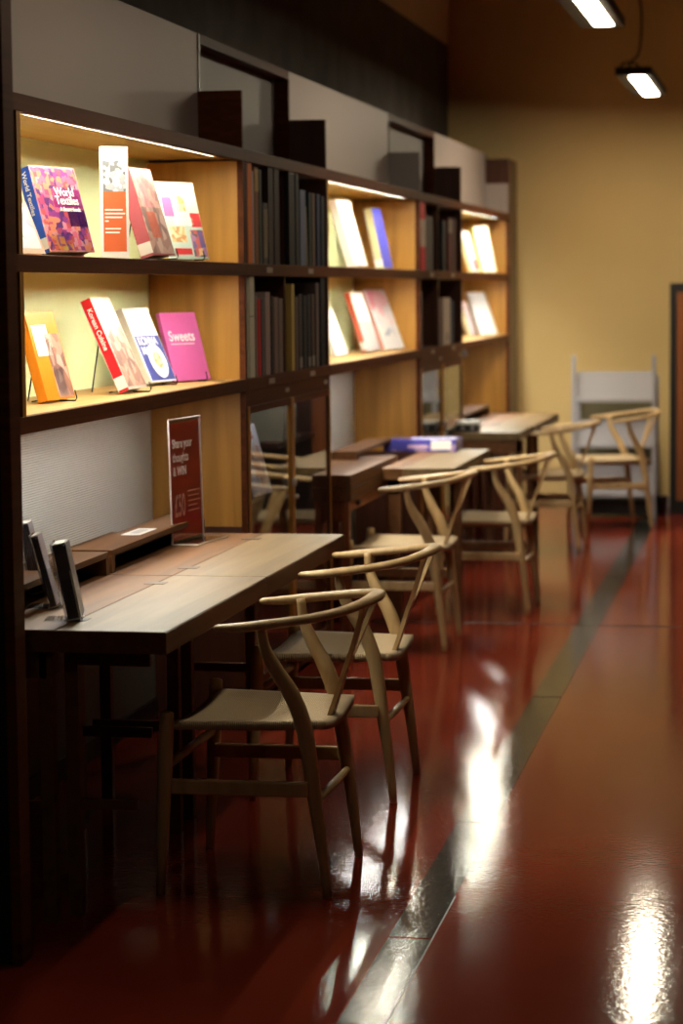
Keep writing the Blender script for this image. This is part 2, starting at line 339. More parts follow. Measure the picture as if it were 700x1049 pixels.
def narrow_bay(y0, y1, idx):
    root = thing('glazed_bookcase', (XF, y0, 0), 'built-in ' + names_n[idx], 'bookcase', 'dark book bays of the shelving wall')
    def P(mb, n, m_, par=root): mb.bm.transform(Matrix.Translation((-XF, -y0, 0))); return mb.build(n, m_, par)
    for zt in (Z1, Z2):
        P(MB().box(XB, XF - 0.022, y0 + .001, y1 - 0.031, zt - T, zt - 0.0005), 'shelf_board', M['dark'])
        P(MB().box(XF - 0.022, XF, y0, y1, zt - T, zt, 0.0015), 'edge_rail', M['rail'])
    P(MB().box(XP - 0.09, XF - 0.03, y0 + .001, y1 - .001, Z3 - T, Z3 - .0003), 'top_board', M['dark'])
    P(MB().box(XF - 0.03, XF, y0, y1, Z3 - T, Z3, 0.0015), 'head_rail', M['rail'])
    P(MB().box(XB - 0.012, XB, y0, y1, 0.0, Z3), 'back_panel', M['dark'])
    P(MB().box(XB, XF - .0005, y1 - 0.03, y1 - .0005, 0.0, Z3 - T), 'side_panel', M['dark'])
    ym = (y0 + y1) / 2
    P(MB().box(XB, XF - .025, ym - 0.012, ym + 0.012, Z1, Z2 - T), 'partition', M['dark'])
    P(MB().box(XB, XF - .025, ym - 0.012, ym + 0.012, Z2, Z3 - T), 'partition', M['dark'])
    # recessed upper panel with a walnut head
    P(MB().box(XP - 0.075, XP - 0.06, y0 + .013, y1 - .025, Z3, 2.43), 'upper_panel', M['grey_dark'])
    P(MB().box(XP - 0.075, XP + .004, y0 + .013, y1 - .013, 2.43, 2.465), 'upper_head', M['rail'])
    P(MB().box(XP - 0.058, XP + .004, y1 - .024, y1 - .001, Z3, 2.43), 'upper_stile', M['rail'])
    P(MB().box(XP + .005, XF - .004, y1 - 0.024, y1 - 0.004, Z3, Z3 + 0.205, 0.001), 'divider', M['dark'])
    # header above the doors, inner shelf
    P(MB().box(XF - 0.02, XF - .002, y0 + .001, y1 - .031, Z1 - T - 0.055, Z1 - T - .0005), 'door_header', M['rail'])
    P(MB().box(XB, XF - .06, y0 + .001 if idx else ym, y1 - .031, 0.93, 0.95), 'inner_shelf', M['dark'])
    if idx == 0: P(MB().box(XF - .034, XF - .024, y0 + .03, y1 - .08, Z1 - T - .006, Z1 - T - .0005), 'light_strip', M['fill_case'])  # added unseen strip behind the header, brightens the magazine
    if idx == 0: P(MB().box(XB, XF - .03, y0 + .001, ym - .01, .765, .779), 'inner_shelf', M['dark'])
    for k in range(2):
        a, b_ = (y0 + .002, ym - .001) if k == 0 else (ym + .001, y1 - .002)
        fr = MB(); z0, z1 = 0.1, Z1 - T - 0.056; w = 0.026
        fr.box(XF - .018, XF + .002, a, a + w, z0, z1, .0015); fr.box(XF - .018, XF + .002, b_ - w, b_, z0, z1, .0015)
        fr.box(XF - .018, XF + .002, a + w, b_ - w, z0, z0 + w, .0015, 1); fr.box(XF - .018, XF + .002, a + w, b_ - w, z1 - w, z1, .0015, 1)
        dr = P(fr, 'door', [M['panel'], M['rail']])
        P(MB().box(XF - .010, XF - .006, a + w - .003, b_ - w + .003, z0 + w - .003, z1 - w + .003), 'glass_pane', M['glass'], dr)
        kb = MB(); ky = (b_ - w - .006) if k == 0 else (a + w * .5)
        kb.sphere((XF + .012, ky - (0.0 if k == 0 else 0), 0.80), 0.012, sc=(.8, 1, 1.6)) if k == 0 else kb.sphere((XF + .010, a + w * .5, 0.74), 0.010)
        P(kb, 'knob', M['knob'], dr)
        for zz in (Z1 - T / 2, Z2 - T / 2):
            yc_ = a + (b_ - a) * (0.52 if zz < 1.4 else 0.5)
            P(MB().box(XF, XF + .0015, yc_ - .05, yc_ + .05, zz - .010, zz + .010), 'label_holder', M['label'])
        P(MB().box(XF - .002, XF - .0005, b_ - .12, b_ - .05, Z1 - T - .032, Z1 - T - .016), 'label_holder', M['label'])
    P(MB().box(XB, XF - .03, y0 + .001, y1 - .031, 0.02, 0.09), 'base_board', M['dark'])
    return root
iw = inn = 0
for y0, y1, kind in BAYS:
    if kind == 'wide': wide_bay(y0, y1, iw); iw += 1
    else: narrow_bay(y0, y1, inn); inn += 1
o = thing('end_panel', (XF, 16.27, 0), 'tall walnut end panel closing the shelving against the yellow wall', 'panel')
MB().box(-0.36, 0.0, 0.001, 0.43, 0, 2.43, 0.002).build('board', M['dark'], o)

# ------------------------------------------------------------------ desks
def desk(y0, y1, label, leaf_open=True, zt=0.735, ledge=True, ledge_to=None, slips=True):
    root = thing('folding_desk', (-1.78, y0, 0), label, 'desk', 'folding walnut desks along the shelving')
    def P(mb, n, m_, par=root): mb.bm.transform(Matrix.Translation((1.78, -y0, 0))); return mb.build(n, m_, par)
    a, b_ = y0 + .004, y1 - .004; th = 0.054; xh = -1.768
    xb = -2.085
    tt_ = MB().box(xb, xh, a, b_, zt - th, zt, .002)
    tt_.box(-2.30, xb - .001, max(a, 5.845), b_, zt - th, zt - .001)  # rear extension added to keep strip light from leaking under the desk
    P(tt_, 'table_top', [M['desk']])
    if leaf_open:
        P(MB().box(xh + .002, -1.49, a, b_, zt - th, zt, .002), 'folding_leaf', [M['leaf']])
        for yy in (a + .16, b_ - .2):
            P(MB().box(xh - .028, xh + .03, yy, yy + .05, zt - .001, zt + .0012, .0004), 'hinge', M['brass'])
    # skirt in dark walnut wraps the edges
    sk = MB(); x1 = -1.4885 if leaf_open else xh + .0015
    sk.box(xb, x1, a - .0016, a + .0004, zt - th - .0005, zt - .0025)
    sk.box(x1 - .0004, x1 + .0012, a - .0016, b_ + .0016, zt - th - .0005, zt - .0025)
    P(sk, 'edge_band', M['deskside'])
    ap = MB(); ap.box(-2.07, -1.80, a + .03, a + .05, zt - th - .07, zt - th - .0005); ap.box(-1.815, -1.795, a + .05, b_ - .03, zt - th - .07, zt - th - .0005)
    P(ap, 'apron', M['deskside'])
    for xx in (-2.06, -1.82):
        for yy in (a + .03, b_ - .065):
            if xx > -1.9 and y0 < 6: xx = xx if yy < b_ - .1 else -1.770
            if y0 > 6 and yy < a + .1: yy = a + .22
            P(MB().box(xx, xx + .034, yy, yy + .034, 0, zt - th - .001, .002), 'leg', M['deskside'])
    if leaf_open:
        g = MB(); gy = a + .105
        g.box(-1.778, -1.744, gy, gy + .034, 0.0, zt - th - .001, .002);
        g.box(-1.744, -1.60, gy + .008, gy + .024, .27, .295, .002); g.box(-1.744, -1.56, gy + .008, gy + .024, zt - th - .05, zt - th - .002, .002)
        P(g, 'gate_leg', M['deskside'])
    P(MB().box(-2.03, -1.82, a + .04, a + .056, .27, .30, .002), 'stretcher', M['deskside'])
    P(MB().box(-2.03, -1.82, b_ - .056, b_ - .04, .27, .30, .002), 'stretcher', M['deskside'])
    if ledge:
        yl = ledge_to or b_
        lg = MB(); lg.box(-2.085, -1.957, a + .03, yl, 0.785, 0.802, .0015)
        lg.box(-2.085, -2.07, a + .03, yl, zt, 0.785); 
        for yy in (a + .03, yl - .02): lg.box(-2.07, -1.957, yy, yy + .03, zt + .0002, 0.785)
        lg.box(-2.0699, -2.066, a + .06, yl - .02, zt + .0003, .7848, mi=1); lg.box(-2.066, -1.96, a + .06, yl - .02, .7835, .7849, mi=1)  # black lining paints the shade inside the slot
        P(lg, 'ledge', [M['desk'], M['black']])
    return root
desk(5.46, 6.570, 'nearest walnut folding desk with leaf open, brochure holders on it')
desk(6.572, 7.76, 'open walnut folding desk carrying the red acrylic sign', ledge_to=7.70)
# folded desk: leaf turned back over the top
r = thing('folding_desk', (-1.86, 9.88, 0), 'closed walnut desk with its leaf folded back, between glass doors and purple box', 'desk', 'folding walnut desks along the shelving')
def P2(mb, n, m_): mb.bm.transform(Matrix.Translation((1.86, -9.88, 0))); return mb.build(n, m_, r)
P2(MB().box(-2.20, -1.872, 9.905, 11.12, 0.708, 0.762, .003), 'folding_leaf', M['desk'])
P2(MB().box(-2.20, -1.872, 9.905, 11.12, 0.648, 0.704, .003), 'table_top', M['desk'])
P2(MB().box(-2.19, -1.885, 9.93, 9.95, 0.56, 0.647, .002).box(-1.90, -1.885, 9.95, 11.1, 0.60, 0.647, .002), 'apron', M['cabwood'])
P2(MB().box(-1.884, -1.868, 10.1, 10.16, .615, .635, .003), 'catch', M['brass'])
for xx in (-2.18, -1.915):
    for yy in (9.915, 11.05): P2(MB().box(xx, xx + .034, yy, yy + .034, 0, .647, .002), 'leg', M['cabwood'])
P2(MB().box(-2.15, -1.91, 9.925, 9.94, .27, .30, .002), 'stretcher', M['cabwood'])
# desk of bay two: leaf open, beside the folded one
def desk2(x_in, y0, y1, label, ledge):
    root = thing('folding_desk', (-1.78, y0, 0), label, 'desk', 'folding walnut desks along the shelving')
    def P(mb, n, m_): mb.bm.transform(Matrix.Translation((1.78, -y0, 0))); return mb.build(n, m_, root)
    if ledge: P(MB().box(ledge[0], ledge[1], ledge[2], ledge[3], .785, .802, .0015).box(ledge[0], ledge[0] + .015, ledge[2], ledge[3], .735, .785)
                .box(ledge[0], ledge[1], ledge[2], ledge[2] + .03, .7352, .785).box(ledge[0], ledge[1], ledge[3] - .03, ledge[3], .7352, .785), 'ledge', M['desk'])
    P(MB().box(x_in, -1.772, y0, y1, .681, .735, .002), 'table_top', M['desk'])
    P(MB().box(-1.770, -1.535, y0, y1, .681, .735, .002), 'folding_leaf', M['leaf'])
    for yy in (y0 + .15, y1 - .2): P(MB().box(-1.798, -1.742, yy, yy + .05, .7345, .7362, .0004), 'hinge', M['brass'])
    P(MB().box(x_in + .02, -1.79, y0 + .03, y0 + .05, .61, .6805).box(-1.81, -1.79, y0 + .05, y1 - .03, .61, .6805), 'apron', M['deskside'])
    for xx in (x_in + .02, -1.82, -1.56):
        for yy in ((y0 + .03, y1 - .07) if xx < -1.6 else (y0 + .15,)): P(MB().box(xx, xx + .034, yy, yy + .034, 0, .68, .002), 'leg' if xx < -1.6 else 'gate_leg', M['deskside'])
    return root
desk2(-1.868, 10.66, 11.97, 'open walnut folding desk carrying the purple and white box', None)
o = thing('wooden_ledge', (-2.0, 10.79, 0), 'narrow raised wooden ledge at the back, behind the purple box', 'ledge')
MB().box(-.13, -.01, 0, .98, .785, .802, .0015).box(-.13, -.115, 0, .98, .762, .785).build('ledge_top', M['desk'], o)
for yy in (0.0, .95): MB().box(-.1149, -.01, yy, yy + .03, .7622, .785).build('bracket', M['deskside'], o)
desk2(-2.085, 13.96, 15.46, 'farthest open walnut folding desk, next to the yellow wall', (-2.085, -1.957, 13.99, 15.2))
r3 = thing('side_table', (-1.7, 13.34, 0), 'low walnut desk section in front of the farther glass doors, beside farthest desk', 'desk')
MB().box(-.23, .155, 0, .605, .690, .735, .002).build('table_top', M['leaf'], r3)
MB().box(-.22, .17, .02, .04, .62, .6895).build('apron', M['deskside'], r3)
for xx in (-.22, .13):
    for yy in (.02, .55): MB().box(xx, xx + .034, yy, yy + .034, 0, .6895, .002).build('leg', M['deskside'], r3)

# ------------------------------------------------------------------ wishbone chairs
def chair(label):
    root = thing('wishbone_chair', (0, 0, 0), label, 'chair', 'pale oak wishbone chairs with woven seats')
    # woven seat, saddled
    mb = MB(); N = 18; top = []; bot = []
    for i in range(N + 1):
        rt, rb = [], []
        u = i / N; x = -0.395 + u * 0.40
        hw = 0.262 + (0.205 - 0.262) * u
        for j in range(N + 1):
            v = j / N * 2 - 1
            zz = 0.458 - 0.018 * (1 - v * v) * (1 - (2 * u - 1) ** 2 * 0.6) - 0.012 * (1 - v * v)
            e = max(abs(v), abs(2 * u - 1)); rnd = max(0, (e - 0.93) / 0.07); zz -= 0.006 * rnd * rnd
            rt.append(mb.bm.verts.new((x, v * hw, zz))); rb.append(mb.bm.verts.new((x, v * hw, zz - 0.026 + 0.006 * rnd)))
        top.append(rt); bot.append(rb)
    for i in range(N):
        for j in range(N):
            for g, rev in ((top, 0), (bot, 1)):
                f = mb.bm.faces.new((g[i][j], g[i + 1][j], g[i + 1][j + 1], g[i][j + 1])[::-1 if rev else 1]); f.smooth = True
        for g in (0, N):
            mb.bm.faces.new((top[i][g], top[i + 1][g], bot[i + 1][g], bot[i][g])).smooth = True
            mb.bm.faces.new((top[g][i], top[g][i + 1], bot[g][i + 1], bot[g][i])).smooth = True
    mb.build('seat', M['cord'], root)
    # front legs
    for s in (-1, 1):
        pts = [(-0.421, s * .262, 0), (-0.412, s * .262, .16), (-0.404, s * .262, .32), (-0.398, s * .262, .44), (-0.396, s * .262, .476), (-0.396, s * .262, .480)]
        MB().sweep(pts, [.011, .0155, .019, .019, .0175, .010], seg=14, up=(1, 0, 0)).build('leg', M['oak'], root)
        z = [(.010, .222, 0), (-.006, .222, .15), (-.020, .221, .25), (-.034, .219, .36), (-.050, .219, .45), (-.078, .224, .525), (-.118, .236, .595), (-.142, .245, .65), (-.150, .249, .708)]
        pts = catmull([(a, s * b_, c_) for a, b_, c_ in z], 4)
        MB().sweep(pts, lerp_list([.0115, .0155, .018, .0195, .020, .0185, .0165, .014, .012], len(pts)), lerp_list([.0115, .0155, .0185, .0205, .022, .022, .019, .0145, .012], len(pts)), seg=14, up=(1, 0, 0)).build('leg', M['oak'], root)
        MB().box(-.398, -.032, s * .243 - .007 if s > 0 else -.243 - .007, s * .243 + .007 if s > 0 else -.243 + .007, .262, .302, .005).build('stretcher', M['oak'], root)
    MB().sweep([(-.404, -.25, .335), (-.404, 0, .335), (-.404, .25, .335)], .0105, [.013] * 3, seg=12, up=(0, 0, 1)).build('stretcher', M['oak'], root)
    MB().sweep([(-.018, -.215, .245), (-.018, 0, .245), (-.018, .215, .245)], [.009, .0125, .009], seg=12, up=(0, 0, 1)).build('stretcher', M['oak'], root)
    # steam-bent top rail
    ctl = [(-.262, .262, .697), (-.205, .267, .700), (-.143, .266, .707), (-.039, .247, .720), (.040, .195, .733), (.088, .105, .745), (.103, 0, .750)]
    full = ctl + [(a, -b_, c_) for a, b_, c_ in ctl[:-1][::-1]]
    pts = catmull(full, 7); n_ = len(pts)
    ra = lerp_list([.012, .0155, .016, .0155, .016, .019, .023, .019, .016, .0155, .016, .0155, .012], n_)
    rb = lerp_list([.009, .0125, .013, .0125, .012, .0125, .0145, .0125, .012, .0125, .013, .0125, .009], n_)
    # rounded tips
    e0 = (pts[0] + (pts[0] - pts[1]).normalized() * .007); e1 = (pts[-1] + (pts[-1] - pts[-2]).normalized() * .007)
    MB().sweep([e0] + pts + [e1], [.005] + ra + [.005], [.004] + rb + [.004], seg=16).build('top_rail', M['oak'], root)
    # Y-shaped splat
    sp = MB()
    def plate(path, widths, th=.0065):
        rings = []
        for (x, y, z), w in zip(path, widths):
            rings.append([sp.bm.verts.new((x + dx, y + dy, z)) for dx, dy in ((-th, -w), (th, -w), (th, w), (-th, w))])
        for a_, b_ in zip(rings, rings[1:]):
            for k in range(4): sp.bm.faces.new((a_[k], a_[(k + 1) % 4], b_[(k + 1) % 4], b_[k]))
        sp.bm.faces.new(rings[0]); sp.bm.faces.new(rings[-1])
    plate([(-.022, 0, .425), (-.004, 0, .480), (.014, 0, .535), (.028, 0, .575)], [.030, .023, .020, .030])
    for s in (-1, 1):
        plate([(.028, s * .010, .572), (.046, s * .030, .618), (.064, s * .055, .668), (.080, s * .078, .712), (.088, s * .088, .742)], [.019, .0125, .011, .011, .013])
    sp.build('splat', M['oak'], root)
    return root
spots = [(-1.185, 6.065, 0.0, 'nearest oak wishbone chair, at the desk with the brochure holders'),
         (-1.205, 7.20, 0.0, 'oak wishbone chair, second from the front, behind the nearest one'),
         (-1.492, 10.21, 0.0, 'oak wishbone chair at the closed folded desk, third from the front'),
         (-1.262, 11.37, 0.0, 'oak wishbone chair at the desk with the purple box'),
         (-1.27, 14.12, 0.0, 'oak wishbone chair at the farthest desk, in front of the one by the grey rack'),
         (-1.0, 15.46, 0.33, 'farthest oak wishbone chair, turned slightly, before the grey rack')]
proto = None
for x, y, a, lb in spots:
    if proto is None: proto = o = chair(lb)
    else: o = copy_tree(proto)
    o.location = (x, y, 0); o.rotation_euler = (0, 0, a); o['label'] = lb

# ------------------------------------------------------------------ books
flat = {}
def fm(col, rough=0.35):
    k = (col, rough)
    if k not in flat: flat[k] = mat('print_%d' % len(flat), col, rough, spec=0.25)
    return flat[k]
def frame(p, z, t):
    X0, Y0, th, w, h, ph = p
    r_ = Vector((math.sin(th), math.cos(th), 0)); n_ = Vector((math.cos(th), -math.sin(th), 0))
    up = Vector((0, 0, 1)) * math.cos(ph) - n_ * math.sin(ph); yb = up.cross(r_)
    m_ = Matrix((r_, yb, up)).transposed().to_4x4()
    m_.translation = Vector((X0, Y0, z + t * math.sin(ph) + .0012)); return m_
TF = Matrix.Rotation(PI / 2, 4, 'X')        # text plane XY -> local XZ facing -Y
def book(p, z, t, cover, label, spine=None, patches=(), texts=(), spine_text=None, sticker=None, group='display books leaning on the lit shelves', stand=True, name='book'):
    """local x: cover width, local z: height, local y: thickness to the back; front cover at y=0"""
    w, h = p[3], p[4]
    root = thing(name, (0, 0, 0), label, 'book', group); root.matrix_world = frame(p, z, t)
    cv = MB(); cv.box(0, w, 0, .003, 0, h, .0008); cv.box(0, w, t - .003, t, 0, h, .0008)
    cv.box(0, .0035, .0005, t - .0005, 0, h, .0008, mi=1)
    cv.build('cover', [cover, spine or cover], root)
    MB().box(.003, w - .004, .003, t - .003, .004, h - .004).build('pages', M['paper'], root)
    for (x0, x1, z0, z1, m_) in patches:
        MB().box(x0 * w, x1 * w, -.0006, 0.0004, z0 * h, z1 * h).build('cover_picture', m_, root)
    for (s, x, zz, size, m_, sq) in texts:
        text('title', s, size, m_, root, Matrix.Translation((x * w, -.0012, zz * h)) @ TF, sq, bold=.0006)
    if spine_text:
        s, zz, size, m_ = spine_text
        text('spine_title', s, size, m_, root, Matrix.Translation((-.0008, t * .68, zz * h)) @ Matrix.Rotation(-PI / 2, 4, 'Z') @ TF @ Matrix.Rotation(-PI / 2, 4, 'Z'), 1.0, bold=.0004)
    if sticker is not None:
        MB().box(-.0009, .0004, .001, t - .001, sticker * h, (sticker + .13) * h).build('spine_sticker', M['white'], root)
    if stand:
        sd = thing('book_stand', (0, 0, 0), None); sd.matrix_world = Matrix.Translation((p[0], p[1], z)) @ Matrix.Rotation(-p[2] , 4, 'Z')
        # local: x toward the aisle, y along the width
        ph = p[5]; q = MB(); bt = t * math.sin(ph); zb = .0035
        for yy in (w * .72,):
            q.sweep([(-.05 - t, yy, zb), (.024, yy, zb), (.028, yy, .012), (.022, yy, .034)], .0022, seg=6, up=(0, 1, 0))
        xb_ = -(t / math.cos(ph)) - .004
        q.sweep([(xb_ , w * .5, .006), (xb_ - math.tan(ph) * h * .6, w * .5, h * .6)], .0022, seg=6, up=(0, 1, 0))
        q.sweep([(xb_ - math.tan(ph) * h * .6, w * .5, h * .6), (xb_ - math.tan(ph) * h * .6 - .03, w * .5, .003)], .0022, seg=6, up=(0, 1, 0))
        q.sweep([(-.05 - t, w * .35, zb), (-.05 - t, w * .72, zb)], .0022, seg=6, up=(0, 0, 1))
        q.build('wire_frame', M['blackmetal'], sd)
        tag(sd, 'black wire stand under the ' + ' '.join(label.split(',')[0].split()[:9]), 'book stand', 'wire book stands')
    return root
WH = fm((.85, .84, .82)); 
textile = art('textile_squares', [(.40, .06, .14), (.65, .22, .12), (.25, .04, .22), (.60, .28, .32), (.10, .03, .15), (.62, .12, .22), (.5, .08, .08)], 60)
textile2 = art('textile_stripes', [(.8, .35, .05), (.35, .05, .20), (.75, .6, .1), (.2, .05, .3), (.7, .12, .08)], 60, seed=2)
pinkart = art('pink_pattern', [(.72, .30, .32), (.62, .20, .25), (.80, .45, .42)], 40, metric='EUCLIDEAN')
collage = art('recipe_collage', [(.55, .12, .10), (.18, .12, .30), (.75, .5, .25), (.4, .2, .35), (.1, .1, .12)], 45, seed=5)
brownpic = art('brown_photo', [(.30, .14, .11), (.42, .24, .19), (.20, .09, .08), (.5, .33, .28)], 30, metric='EUCLIDEAN', seed=3)
palepic = art('pale_photo', [(.60, .60, .68), (.75, .72, .70), (.42, .44, .55), (.8, .78, .74)], 25, metric='EUCLIDEAN', seed=4)
foodpic = art('food_photo', [(.75, .5, .25), (.8, .65, .4), (.6, .3, .12)], 60, metric='EUCLIDEAN', seed=1)
bwpic = art('black_white_photo', [(.5, .5, .5), (.7, .7, .7), (.15, .15, .16), (.35, .35, .37)], 70, metric='EUCLIDEAN', seed=6)
U, L = Z2, Z1
book((-2.05, 6.16, .45, .20, .215, .33), U, .016, fm((.70, .42, .30)), 'pale orange book half hidden behind walnut upright, beside the textile book', patches=((.1, .9, .1, .9, pinkart),)) if False else None
book((-2.075, 6.02, .30, .21, .155, .42), U, .014, fm((.75, .45, .35)), 'pale orange book half hidden by the walnut upright, left of the textile book', patches=((.1, .95, .1, .9, palepic),), stand=False)
book((-2.005, 6.235, .34, .205, .245, .285), U, .042, pinkart, 'World Textiles book with blue spine on the upper shelf', spine=fm((.03, .10, .55)),
     patches=((.02, .98, .02, .98, textile), (.35, .98, .52, .74, fm((.33, .02, .20))), (.6, .99, .30, .5, fm((.06, .01, .10))), (.1, .55, .02, .2, textile2)),
     texts=(('World', .42, .66, .034, WH, .95), ('Textiles', .40, .56, .034, WH, .95), ('A Sourcebook', .45, .48, .016, WH, 1)), spine_text=('World Textiles', .95, .020, WH), sticker=.04, stand=False)
book((-1.955, 7.12, .10, .185, .283, .29), U, .046, fm((.33, .05, .06)), 'dark red book with pink spine, between white banner and recipe book', spine=fm((.42, .10, .13)),
     patches=((.0, .98, .02, .98, brownpic), (.1, .9, .55, .9, pinkart), (.2, .6, .2, .5, fm((.55, .10, .05)))), sticker=.03)
book((-2.01, 7.50, .46, .20, .262, .26), U, .020, fm((.52, .62, .55)), 'pale green recipe book with small food pictures, against the wooden side', spine=fm((.75, .65, .35)),
     patches=((.12, .36, .55, .80, fm((.45, .15, .35))), (.45, .68, .62, .82, foodpic), (.75, .99, .42, .60, fm((.6, .06, .06))), (.66, .99, .03, .38, collage), (.18, .55, .22, .42, foodpic), (.2, .62, .06, .14, fm((.6, .05, .05))), (.3, .8, .44, .54, fm((.8, .78, .62)))),
     texts=())
book((-2.105, 6.49, .10, .205, .262, .26), L, .030, fm((.62, .21, .012)), 'orange book with a white square, at the left of the lower shelf', patches=((.1, .6, .50, .85, WH), (.45, .97, .02, .75, brownpic), (.5, .8, .05, .35, fm((.25, .25, .32)))))
book((-2.036, 7.095, .02, .195, .310, .405), L, .036, fm((.62, .50, .46)), 'tall book with bright red spine in clear wrap, lower shelf', spine=fm((.62, .02, .03), .2),
     patches=((.03, .97, .03, .80, brownpic),), spine_text=('Korean Cuisine', .90, .022, WH), sticker=.03)
book((-2.12, 7.66, .17, .20, .27, .41), L, .034, fm((.80, .80, .82)), 'white and blue cookbook with a round plate picture, beside the pink book', spine=fm((.82, .80, .70)),
     patches=((.05, .98, .02, .62, fm((.05, .06, .28))),), texts=(('KONNA', .10, .50, .040, WH, 1.0), ('MAMA', .12, .37, .040, WH, 1.0)))
bk = [q for q in bpy.data.objects if q.get('label', '').startswith('white and blue cookbook')][0]
mb = MB(); bm = bmesh.new(); bmesh.ops.create_cone(bm, cap_ends=True, segments=40, radius1=.062, radius2=.062, depth=.0012); mb.add(bm, 0, Matrix.Translation((.115, -.0012, .075)) @ TF)
pl = mb.build('cover_picture', WH, bk)
mb = MB(); bm = bmesh.new(); bmesh.ops.create_cone(bm, cap_ends=True, segments=24, radius1=.03, radius2=.03, depth=.0012); mb.add(bm, 0, Matrix.Translation((.115, -.0022, .078)) @ TF)
mb.build('cover_picture', foodpic, bk)
book((-2.13, 8.005, .40, .205, .247, .28), L, .016, fm((.62, .12, .36)), 'bright pink Sweets book at the right end of the lower shelf',
     texts=(('Sweets', .10, .58, .052, WH, 1.0),), patches=((.12, .78, .525, .545, fm((.8, .5, .62))),))
# middle bay
book((-2.04, 10.95, .18, .18, .325, .29), U, .040, fm((.80, .76, .74)), 'tall white book on the upper shelf of the middle bay', patches=((.3, .8, .1, .5, palepic),), stand=False)
book((-2.06, 11.87, .10, .17, .31, .21), U, .045, fm((.10, .10, .60)), 'blue-violet book with pale yellow spine, upper shelf of middle bay', spine=fm((.62, .60, .35)), sticker=.02, stand=False)
book((-2.135, 10.976, .13, .19, .235, .36), L, .022, fm((.72, .74, .78)), 'pale blue-white book at the left of the middle bay lower shelf', stand=False)
book((-2.12, 11.70, .15, .205, .31, .31), L, .030, fm((.45, .40, .42)), 'grey and white book with coral spine, middle bay lower shelf', spine=fm((.65, .15, .10)), sticker=.03, patches=((.05, .95, .5, .98, WH),), stand=False)
book((-2.095, 12.08, .36, .205, .33, .39), L, .024, fm((.76, .72, .75)), 'pink and white flowered book, rightmost in the middle bay', spine=fm((.72, .35, .30)),
     patches=((.05, .95, .42, .98, art('pink_flowers', [(.8, .45, .52), (.75, .65, .68), (.8, .3, .4), (.8, .7, .72)], 14, metric='EUCLIDEAN')), (.1, .75, .22, .34, palepic)), stand=False)
# far bay
book((-2.05, 15.12, .16, .17, .27, .29), U, .030, palepic, 'pale book with red corner, left in the farthest bay upper shelf', spine=fm((.65, .62, .4)), patches=((.5, .95, .05, .3, fm((.4, .05, .05))),), stand=False)
book((-2.06, 15.70, .42, .18, .315, .25), U, .030, fm((.80, .78, .66)), 'white book with yellow spine, right in the farthest bay upper shelf', spine=fm((.75, .62, .10)), stand=False)
book((-2.13, 15.62, .05, .19, .235, .30), L, .026, fm((.5, .42, .5)), 'mauve book with cream spine, left in the farthest bay lower shelf', spine=fm((.75, .68, .45)), stand=False)
book((-2.10, 15.93, .45, .20, .30, .37), L, .022, fm((.70, .70, .76)), 'large white-blue book, right in the farthest bay lower shelf', stand=False)

# standing books in the dark bays: (y centre, thickness, height, depth, colour, label words, tilt)
def stand_book(y, t, h, dep, z, col, label, tilt=0.0, extra=None, xo=0.0, band=None, group='books standing in the dark bays'):
    root = thing('book', (XF - 0.006 + xo, y, z + .0008 + abs(math.sin(tilt)) * t * .5), label, 'book', group); root.rotation_euler = (-tilt, 0, 0)
    cv = MB(); cv.box(-dep, 0, -t / 2, -t / 2 + .0025, 0, h, .0006); cv.box(-dep, 0, t / 2 - .0025, t / 2, 0, h, .0006)
    cv.box(-.004, .0, -t / 2 + .0006, t / 2 - .0006, 0, h, .0008)
    cv.build('cover', fm(col, .6), root)
    MB().box(-dep + .004, -.004, -t / 2 + .0026, t / 2 - .0026, .003, h - .004).build('pages', M['paper'], root)
    if extra: MB().box(-.0003, .0008, -t / 2 + .002, t / 2 - .002, extra[0] * h, extra[1] * h).build('spine_label', fm(extra[2]), root)
    return root
